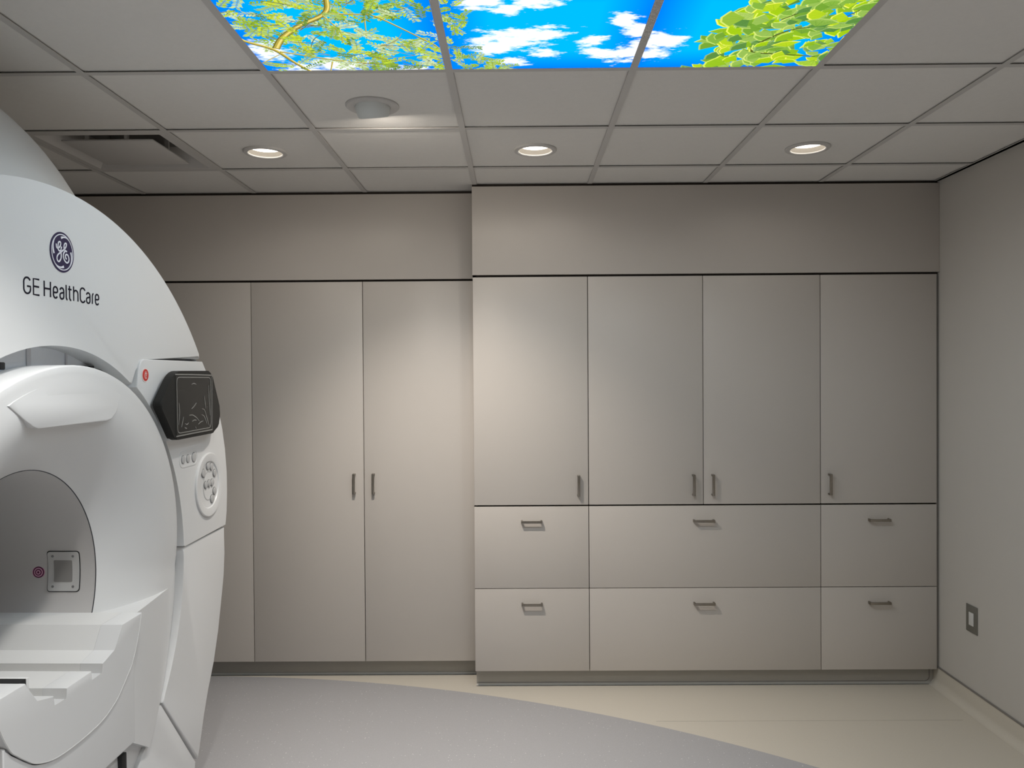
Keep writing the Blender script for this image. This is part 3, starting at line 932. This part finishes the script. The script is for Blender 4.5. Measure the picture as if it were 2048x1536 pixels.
for A, B in zip(rings, rings[1:]):
    for i in range(len(A) - 1):
        bm.faces.new((A[i], A[i + 1], B[i + 1], B[i]))
obj('body_shell', bm, M_WHITE2, scan)
# back of the magnet and a plinth under it
obj('magnet_core', bbox(-1.68, -0.30, -0.88, 0.88, 0.0, 0.40, bev=0.03), M_WHITE2, scan)

# control module on the far shoulder (and a plain twin on the near one)
def module_poly():
    p = [(0.955, 1.7365), (0.474, 1.7365), (0.456, 1.731), (0.444, 1.716), (0.434, 1.690), (0.420, 1.650)]
    a0 = math.degrees(math.atan2(0.650, 0.420)); p = p[:-1]
    p += arc(O, RI + 0.002, a0 - 0.5, 2.0, 40)
    p += [(0.772, 1.0285), (1.178, 1.0285)]
    p += [(1.189, 1.09), (1.196, 1.18), (1.194, 1.26), (1.178, 1.36), (1.150, 1.45), (1.105, 1.55), (1.055, 1.63)]
    return p
mod = obj('control_module', prism(module_poly(), -0.15, 0.008, bev=0.007, seg=4), M_WHITE, scan)
pm = [(-u, z) for u, z in module_poly()][::-1]
obj('side_module', prism(pm, -0.15, 0.008, bev=0.010, seg=4), M_WHITE, scan)

# touchscreen: hexagonal dark display standing off the module
hexa = [(0.615, 1.697), (0.935, 1.699), (1.036, 1.515), (0.975, 1.447), (0.612, 1.445), (0.496, 1.580)]
hexr = round_poly(hexa, [0.050, 0.028, 0.05, 0.05, 0.022, 0.022])[::-1]
obj('screen_bracket', prism(round_poly([(0.60, 1.66), (0.96, 1.66), (0.985, 1.50), (0.945, 1.442), (0.615, 1.440), (0.55, 1.56)], 0.02)[::-1], 0.0, 0.030, bev=0.004), M_WHITE, mod)
obj('screen_housing', prism(hexr, 0.022, 0.052, bev=0.006), M_SCR, mod)
SQ = [(0.612, 1.682), (0.931, 1.680), (0.929, 1.464), (0.615, 1.461)]
obj('screen', prism(round_poly(SQ, 0.012)[::-1], 0.050, 0.0535, bev=0.001), M_GLASS, mod)
bm = bmesh.new()
ribbon(bm, smooth_pts(round_poly([(0.620, 1.674), (0.922, 1.672), (0.921, 1.472), (0.623, 1.469)], 0.022), 1), 0.0034, 0.0012, base=0.0534, closed=True)
ribbon(bm, smooth_pts([(0.608, 1.684), (0.77, 1.6835), (0.934, 1.681)], 3), 0.0045, 0.0014, base=0.0532)
ribbon(bm, smooth_pts([(0.934, 1.681), (0.935, 1.57), (0.932, 1.461)], 3), 0.003, 0.0014, base=0.0532)
ribbon(bm, smooth_pts([(0.612, 1.459), (0.77, 1.461), (0.932, 1.462)], 3), 0.0050, 0.0014, base=0.0532)
# glare along loose wrinkles of the protective film, painted as pale strips
for w in ([(0.745, 1.647), (0.765, 1.650), (0.785, 1.646)], [(0.74, 1.553), (0.765, 1.563), (0.785, 1.575)], [(0.655, 1.49), (0.665, 1.51), (0.672, 1.527)],
          [(0.72, 1.53), (0.75, 1.530), (0.785, 1.518), (0.812, 1.502)], [(0.745, 1.506), (0.765, 1.51), (0.785, 1.508)], [(0.80, 1.492), (0.825, 1.500), (0.845, 1.502)],
          [(0.835, 1.55), (0.858, 1.545), (0.875, 1.522), (0.895, 1.49), (0.905, 1.478)], [(0.832, 1.528), (0.855, 1.520), (0.872, 1.502), (0.884, 1.486)],
          [(0.685, 1.502), (0.70, 1.497), (0.715, 1.503)], [(0.68, 1.487), (0.70, 1.482)], [(0.636, 1.58), (0.640, 1.54), (0.632, 1.50)], [(0.858, 1.60), (0.866, 1.57), (0.87, 1.55)], [(0.902, 1.64), (0.905, 1.57), (0.912, 1.52)],
          [(0.775, 1.483), (0.782, 1.476)]):
    s = smooth_pts(w, 3)
    ribbon(bm, s, [0.0012 + 0.0028 * math.sin(PI * (i + .5) / len(s)) for i in range(len(s))], 0.0012, base=0.0534)
o = obj('film_crease_glare', bm, M_FILM, mod, smooth=False)
tag(o, label='painted glare lines on creased clear protective film', kind='stuff')

# red stop button with a pale rim and pale mark
SB = (0.479, 1.682)
obj('stop_button', prism(arc(SB, 0.0205, 0, 352.5, 47), 0.006, 0.0105, bev=0.0015), M_RED, mod)
bm = bmesh.new()
ribbon(bm, [(SB[0] + 0.0222 * math.cos(R(a)), SB[1] + 0.0222 * math.sin(R(a))) for a in range(0, 360, 8)], 0.004, 0.0022, base=0.0075, closed=True)
obj('stop_rim', bm, M_PINKW, mod)
bm = bmesh.new()
ribbon(bm, arcp(SB[0] + .001, SB[1] - .003, 0.0085, 0.0095, 60, 300, 16), 0.0010, 0.0008, base=0.0103)
ribbon(bm, [(SB[0] - .007, SB[1] + .004), (SB[0] + .011, SB[1] + .004)], 0.0014, 0.0008, base=0.0103)
ribbon(bm, arcp(SB[0] + .001, SB[1] + .006, 0.0055, 0.006, 0, 180, 10), 0.0014, 0.0008, base=0.0103)
ribbon(bm, arcp(SB[0] + .002, SB[1] - .005, 0.004, 0.006, 0, 330, 12), 0.0014, 0.0008, base=0.0103)
obj('stop_mark', bm, M_PINKW, mod, smooth=False)

def push_button(u, z, r, base=0.006):
    bm = bmesh.new()
    lathe([(r * 1.12, base - 0.002), (r * 1.12, base + 0.0022), (r * 0.96, base + 0.0026)], 22, 'x', bm, 1)
    lathe([(r * 0.96, base + 0.0026), (r * 0.93, base + 0.0055), (r * 0.75, base + 0.0062), (0, base + 0.0066)], 22, 'x', bm, 0)
    bmesh.ops.remove_doubles(bm, verts=bm.verts, dist=1e-6)
    return obj('button', bm, [M_BTN, M_BTNR], mod, loc=(0, u, z))

# pill-shaped recess with three buttons
pill = arc((0.866, 1.3590), 0.0285, -90, 90, 12) + arc((0.764, 1.3590), 0.0285, 90, 270, 12)
bm = bmesh.new()
ribbon(bm, pill, 0.006, 0.0030, base=0.0065, closed=True)
obj('button_tray', bm, M_WHITE, mod)
for u, r in ((0.766, 0.0150), (0.809, 0.0150), (0.862, 0.0185)):
    push_button(u, 1.3580, r)

# round control pad: dished disc with eleven buttons
DC = (0.998, 1.2310)
dial = obj('control_pad', lathe([(0.131, 0.000), (0.131, 0.0140), (0.1285, 0.0165), (0.125, 0.0165), (0.101, 0.0150), (0.0965, 0.0135), (0.0945, 0.0098), (0.092, 0.0090), (0.045, 0.0088), (0, 0.0088)], 64, 'x'), M_WHITE, mod, loc=(0, DC[0], DC[1]))
bm = bmesh.new()
ribbon(bm, arcp(DC[0] - 0.003, DC[1] - 0.004, 0.050, 0.058, 70, 300, 30), 0.0032, 0.0016, base=0.0084)
obj('pad_ring', bm, M_BTN, mod)
for u, z, r in ((0.945, 1.284, 0.0165), (0.990, 1.308, 0.0150), (1.024, 1.302, 0.0150), (1.056, 1.272, 0.0150),
                (0.966, 1.234, 0.0145), (0.998, 1.236, 0.0145), (1.030, 1.236, 0.0145), (1.053, 1.197, 0.0150), (1.028, 1.168, 0.0160)):
    push_button(u, z, r, 0.0088)

# side covers below the modules
low = [(1.176, 1.0225), (0.776, 1.0225)] + arc(O, RI + 0.010, 1.2, -39.6, 30) + [(0.594, 0.497), (0.884, 0.150), (0.905, 0.190), (0.936, 0.303), (0.985, 0.385), (1.045, 0.480), (1.095, 0.595), (1.130, 0.708), (1.161, 0.815), (1.172, 0.910)]
for s in (1, -1):
    pl = low if s == 1 else [(-u, z) for u, z in low][::-1]
    obj('side_cover', prism(pl, -0.15, 0.003, bev=0.020, seg=4), M_WHITE, scan)
    foot = [(0.583, 0.4905), (0.872, 0.1455), (0.852, 0.085), (0.835, 0.002), (0.40, 0.002), (0.425, 0.340)] + arc(O, RI + 0.004, -55, -41.0, 10)
    foot = [(u, z) for u, z in foot]
    pf = foot if s == 1 else [(-u, z) for u, z in foot][::-1]
    obj('foot_cover', prism(pf, -0.15, -0.002, bev=0.004, seg=2), M_WHITE, scan)
    # dark joint liner behind the seams
obj('joint_liner', prism(arc(O, RO - 0.03, -42, 222, 70) + arc(O, RI + 0.03, 222, -42, 60), -0.14, -0.022), M_DARKMET, scan)

# recessed channel between ring and bore funnel
bm = bmesh.new()
n = 72
A = [bm.verts.new((-0.078, u, z)) for u, z in arc(O, RI + 0.02, 56, 124, n)]
B = [bm.verts.new((-0.078, u, z)) for u, z in arc((0, 0.965), 0.60, 56, 124, n)]
for i in range(n): bm.faces.new((A[i], A[i + 1], B[i + 1], B[i]))
obj('channel_back', bm, M_GAP, scan)
for u, z, w in ((-0.018, 1.735, 0.018), (0.161, 1.735, 0.009), (-0.185, 1.72, 0.018)):
    obj('channel_rib', bbox(-0.0785, -0.0745, u - w / 2, u + w / 2, z - 0.045, z + 0.045), M_RIB, scan)
obj('channel_shade', prism(arc(O, RI + 0.012, -60, 240, 80) + arc((0, 0.965), 0.62, 240, -60, 80), -0.145, -0.128), M_DARKMET, scan)  # dark ring paints in the deep shade at the back of the channel
for u, z, s_ in ((0.262, 1.702, 0.012), (0.322, 1.690, 0.022), (-0.160, 1.706, 0.010)):
    obj('clip', bbox(-0.078, -0.052, u - s_, u + s_, z - 0.010, z + 0.010, bev=0.003), M_BLACK, scan)

# bore funnel: rim circle blends to the bore mouth
RC, RR = (0.0, 0.965), 0.745
BC, BR_ = (0.012, 1.033), 0.375
MD = -0.12
def rim_dep(a): return -0.015 + 0.060 * max(0.0, math.sin(a)) ** 0.8
bm = bmesh.new()
NA, NS = 128, 18
rows = []
for k in range(NS + 1):
    s = k / NS
    row = []
    for i in range(NA):
        a = 2 * PI * i / NA
        bu, bz = BC[0] + BR_ * math.cos(a), BC[1] + BR_ * math.sin(a)
        ru, rz = RC[0] + (RR - 0.006) * math.cos(a), RC[1] + (RR - 0.006) * math.sin(a)
        g = 1 - (1 - min(1.0, s / 0.80)) ** 2.0
        row.append(bm.verts.new((MD + (rim_dep(a) - MD) * g, bu + (ru - bu) * s, bz + (rz - bz) * s)))
    rows.append(row)
for dr, dd in ((0.0035, -0.0015), (0.006, -0.006), (0.006, -0.10)):
    row = []
    for i in range(NA):
        a = 2 * PI * i / NA
        r_ = RR - 0.006 + dr
        row.append(bm.verts.new((rim_dep(a) + dd, RC[0] + r_ * math.cos(a), RC[1] + r_ * math.sin(a))))
    rows.append(row)
for A, B in zip(rows, rows[1:]):
    for i in range(NA):
        j = (i + 1) % NA
        bm.faces.new((A[i], A[j], B[j], B[i]))
obj('bore_funnel', bm, M_WHITE, scan, angle=60)

# hood over the mouth of the bore
hood = [(0.252, 1.628), (0.218, 1.5655), (0.1685, 1.5400), (-0.172, 1.5415), (-0.2025, 1.5525), (-0.300, 1.640)]
top = arc(RC, RR - 0.045, 114.0, 69.0, 24)
hp = round_poly([(0.222, 1.5405), (-0.222, 1.5405)], 0)
hood_poly = [(0.238, 1.585), (0.222, 1.562), (0.196, 1.5455), (0.168, 1.540), (-0.165, 1.5412), (-0.192, 1.5460), (-0.216, 1.5640)] + top
obj('hood', prism(hood_poly[::-1], -0.06, 0.0440, bev=0.0045, seg=4), M_WHITE, scan, angle=50)
obj('hood_slot', bbox(-0.10, -0.055, -0.19, -0.06, 1.512, 1.516), M_BLACK, scan)

# bore liner and the things fixed to it
bm = bmesh.new()
rows = []
for dep in (MD - 0.0015, -0.5, -1.0, -1.69):
    rows.append([bm.verts.new((dep, BC[0] + (BR_ - 0.001) * math.cos(2 * PI * i / 128), BC[1] + (BR_ - 0.001) * math.sin(2 * PI * i / 128))) for i in range(128)])
for A, B in zip(rows, rows[1:]):
    for i in range(128):
        j = (i + 1) % 128
        bm.faces.new((A[i], A[j], B[j], B[i]))
liner = obj('bore_liner', bm, M_BORE, scan)
bm = bmesh.new()
ribbon(bm, [(BC[0] + (BR_ + 0.0002) * math.cos(R(a)), BC[1] + (BR_ + 0.0002) * math.sin(R(a))) for a in range(0, 360, 3)], 0.0035, 0.002, base=MD - 0.0012, closed=True)
obj('liner_joint', bm, M_DARKMET, liner)
def on_liner(bm, d0, d1, a0, a1, h0, h1, rc=0.0, mi=0, nA=8, nD=8):
    """patch following the inside of the liner, raised inwards from h0 to h1 (metres)."""
    d0, d1 = min(d0, d1), max(d0, d1)
    arcw = math.degrees(rc / BR_) if rc else 0.0
    rows_a = [a0 + (a1 - a0) * k / nA for k in range(nA + 1)]
    if rc:
        rows_a = [a0 + arcw * (1 - math.cos(R(t))) for t in (0, 30, 60)] + [a0 + arcw + (a1 - a0 - 2 * arcw) * k / nA for k in range(nA + 1)] + [a1 - arcw * (1 - math.cos(R(t))) for t in (60, 30, 0)]
    def P(d, a, h): return (d, BC[0] + (BR_ - h) * math.cos(R(a)), BC[1] + (BR_ - h) * math.sin(R(a)))
    def inset(a):
        e = min(a - a0, a1 - a)
        if not rc or e >= arcw: return 0.0
        t = 1 - max(0.0, e) / arcw
        return rc * (1 - math.sqrt(max(0.0, 1 - t * t)))
    lo, hi = [], []
    for a in rows_a:
        i_ = inset(a)
        lo.append([bm.verts.new(P(d0 + i_, a, h0)), bm.verts.new(P(d1 - i_, a, h0))])
        hi.append([bm.verts.new(P(d0 + i_, a, h1)), bm.verts.new(P(d1 - i_, a, h1))])
    fs = []
    for k in range(len(rows_a) - 1):
        fs.append(bm.faces.new((hi[k][0], hi[k][1], hi[k + 1][1], hi[k + 1][0])))
        fs.append(bm.faces.new((lo[k][0], lo[k + 1][0], hi[k + 1][0], hi[k][0])))
        fs.append(bm.faces.new((lo[k][1], hi[k][1], hi[k + 1][1], lo[k + 1][1])))
    fs.append(bm.faces.new((lo[0][0], hi[0][0], hi[0][1], lo[0][1])))
    fs.append(bm.faces.new((lo[-1][0], lo[-1][1], hi[-1][1], hi[-1][0])))
    for f in fs: f.material_index = mi
bm = bmesh.new(); on_liner(bm, -0.2825, -0.1715, -11.4, 9.7, 0.000, 0.0022, 0.010); obj('plate_gasket', bm, M_BLACK, liner)
bm = bmesh.new(); on_liner(bm, -0.2795, -0.1745, -11.0, 9.3, 0.001, 0.0050, 0.009); obj('access_plate', bm, mat('plate_grey', (0.54, 0.535, 0.525, 1), 0.45, noise=0.01), liner)
bm = bmesh.new(); on_liner(bm, -0.2585, -0.1965, -6.3, 4.8, 0.003, 0.0060, 0.003); obj('sensor_window', bm, M_WINDOW, liner)
for d, a in ((-0.262, 7.0), (-0.193, 7.0), (-0.262, -8.7), (-0.193, -8.7)):
    bm = bmesh.new(); lathe([(0.0042, -0.001), (0.0042, 0.0012), (0, 0.0015)], 16, 'z', bm)
    o = obj('screw', bm, M_BTNR, liner)
    h = 0.0048
    o.location = (d, BC[0] + (BR_ - h) * math.cos(R(a)), BC[1] + (BR_ - h) * math.sin(R(a)))
    o.rotation_euler = (R(a), 0, 0)
    o.rotation_euler = Vector((0, -math.cos(R(a)), -math.sin(R(a)))).to_track_quat('Z', 'X').to_euler()
for r_, m_, h in ((0.0215, M_TGTW, 0.0008), (0.0190, M_TGT, 0.0012), (0.0150, M_TGTW, 0.0016), (0.0112, M_TGT, 0.0020), (0.0076, M_TGTW, 0.0024), (0.0038, M_TGT, 0.0028)):
    bm = bmesh.new(); lathe([(r_, -0.002), (r_, h), (0, h)], 36, 'z', bm)
    o = obj('target_mark', bm, m_, liner, smooth=False)
    a = -1.5
    o.location = (-0.314, BC[0] + (BR_ - 0.0006) * math.cos(R(a)), BC[1] + (BR_ - 0.0006) * math.sin(R(a)))
    o.rotation_euler = Vector((0, -math.cos(R(a)), -math.sin(R(a)))).to_track_quat('Z', 'X').to_euler()

# table bridge through the bore: stepped, notched profile with a rounded end plate
half = [(0.3625, 0.8950), (0.2360, 0.8945), (0.1920, 0.8295), (0.1195, 0.8150), (0.1185, 0.7860), (0.0620, 0.7840), (0.0625, 0.8130)]
topline = half + [(-u, z) for u, z in half[::-1]]
bridge_poly = topline + [(-0.34, 0.80), (-0.28, 0.715), (0.28, 0.715), (0.34, 0.80)]
obj('table_bridge', prism(bridge_poly[::-1], -1.66, -0.0205, bev=0.0), M_WHITE2, scan, smooth=False)
ucurve = [(0.3625, 0.895), (0.335, 0.815), (0.300, 0.752), (0.272, 0.745 - 0.02), (0.235, 0.695), (0.195, 0.668), (0.125, 0.644), (0.045, 0.636), (-0.045, 0.636), (-0.125, 0.644), (-0.195, 0.668), (-0.235, 0.695), (-0.272, 0.725), (-0.300, 0.752), (-0.335, 0.815), (-0.3625, 0.895)]
uc = smooth_pts(ucurve, 4)
end = obj('bridge_end', prism((topline[::-1] + uc[1:-1])[::-1], -0.02, 0.047, bev=0.0022, seg=2), M_WHITE, scan, angle=30)
# cable slot along the near edge of the bridge
obj('cable_slot', bbox(-1.2, 0.028, -0.232, -0.205, 0.86, 0.8956), M_BLACK, scan)
obj('slot_lip', bbox(-1.2, 0.030, -0.206, -0.196, 0.835, 0.896, bev=0.001), M_WHITE2, scan)

# apron below the bridge end and the flat lower panels beside it
ucg = [(u * 1.006, z - 0.002) for u, z in uc]
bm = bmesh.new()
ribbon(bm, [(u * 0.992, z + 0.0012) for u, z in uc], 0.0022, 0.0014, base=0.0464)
obj('edge_highlight', bm, M_WHITE2, scan)  # pale ribbon paints in the highlight along the plate's rounded edge
ap = [(u, z) for u, z in ucg if z < 0.775]
zl = ap[0][1]
apron = [(0.318, zl)] + ap + [(-0.318, zl), (-0.318, 0.487), (0.318, 0.487)]
obj('apron', prism(apron[::-1], -0.10, 0.043, bev=0.014, seg=4), M_WHITE, scan, angle=50)
upper = [(u, z) for u, z in ucg if z >= 0.768 and u > 0]
a_t = math.degrees(math.asin((0.889 - RC[1]) / 0.742))
a_b = math.degrees(math.atan2(0.398 - RC[1], 0.452))
panel_r = [(0.368, 0.889)] + [p for p in upper if p[1] < 0.885] + [(0.302, 0.762), (0.302, 0.487), (0.340, 0.472)] + arc(RC, 0.742, a_b + 1.0, a_t, 30)
for s in (1, -1):
    pp = panel_r if s == 1 else [(-u, z) for u, z in panel_r][::-1]
    bm = prism(pp, -0.115, 0.020)
    for k in range(1, 12):
        bmesh.ops.bisect_plane(bm, geom=bm.verts[:] + bm.edges[:] + bm.faces[:], plane_co=(0, s * (0.36 + 0.032 * k), 0), plane_no=(0, 1, 0))
    for v in bm.verts:
        if v.co.x > -0.05: v.co.x -= 0.042 * max(0.0, (abs(v.co.y) - 0.37) / 0.37) ** 1.15
    obj('lower_panel', bm, M_WHITE, scan, angle=30)
obj('panel_seam', bbox(0.0425, 0.0438, -0.262, -0.258, 0.60, 0.69), M_BTNR, scan)
# dark undercroft with the docking hardware
obj('undercroft', bbox(-0.40, -0.20, -0.62, 0.62, 0.0, 0.62), M_DARKMET, scan)
obj('dock_latch', bbox(-0.19, -0.02, 0.17, 0.29, 0.36, 0.47, bev=0.012), mat('latch_steel', (0.35, 0.37, 0.40, 1), 0.4, metal=0.6, noise=0.1), scan)
obj('dock_rail', bbox(-0.19, 0.0, 0.315, 0.345, 0.10, 0.44, bev=0.004), M_BLACK, scan)
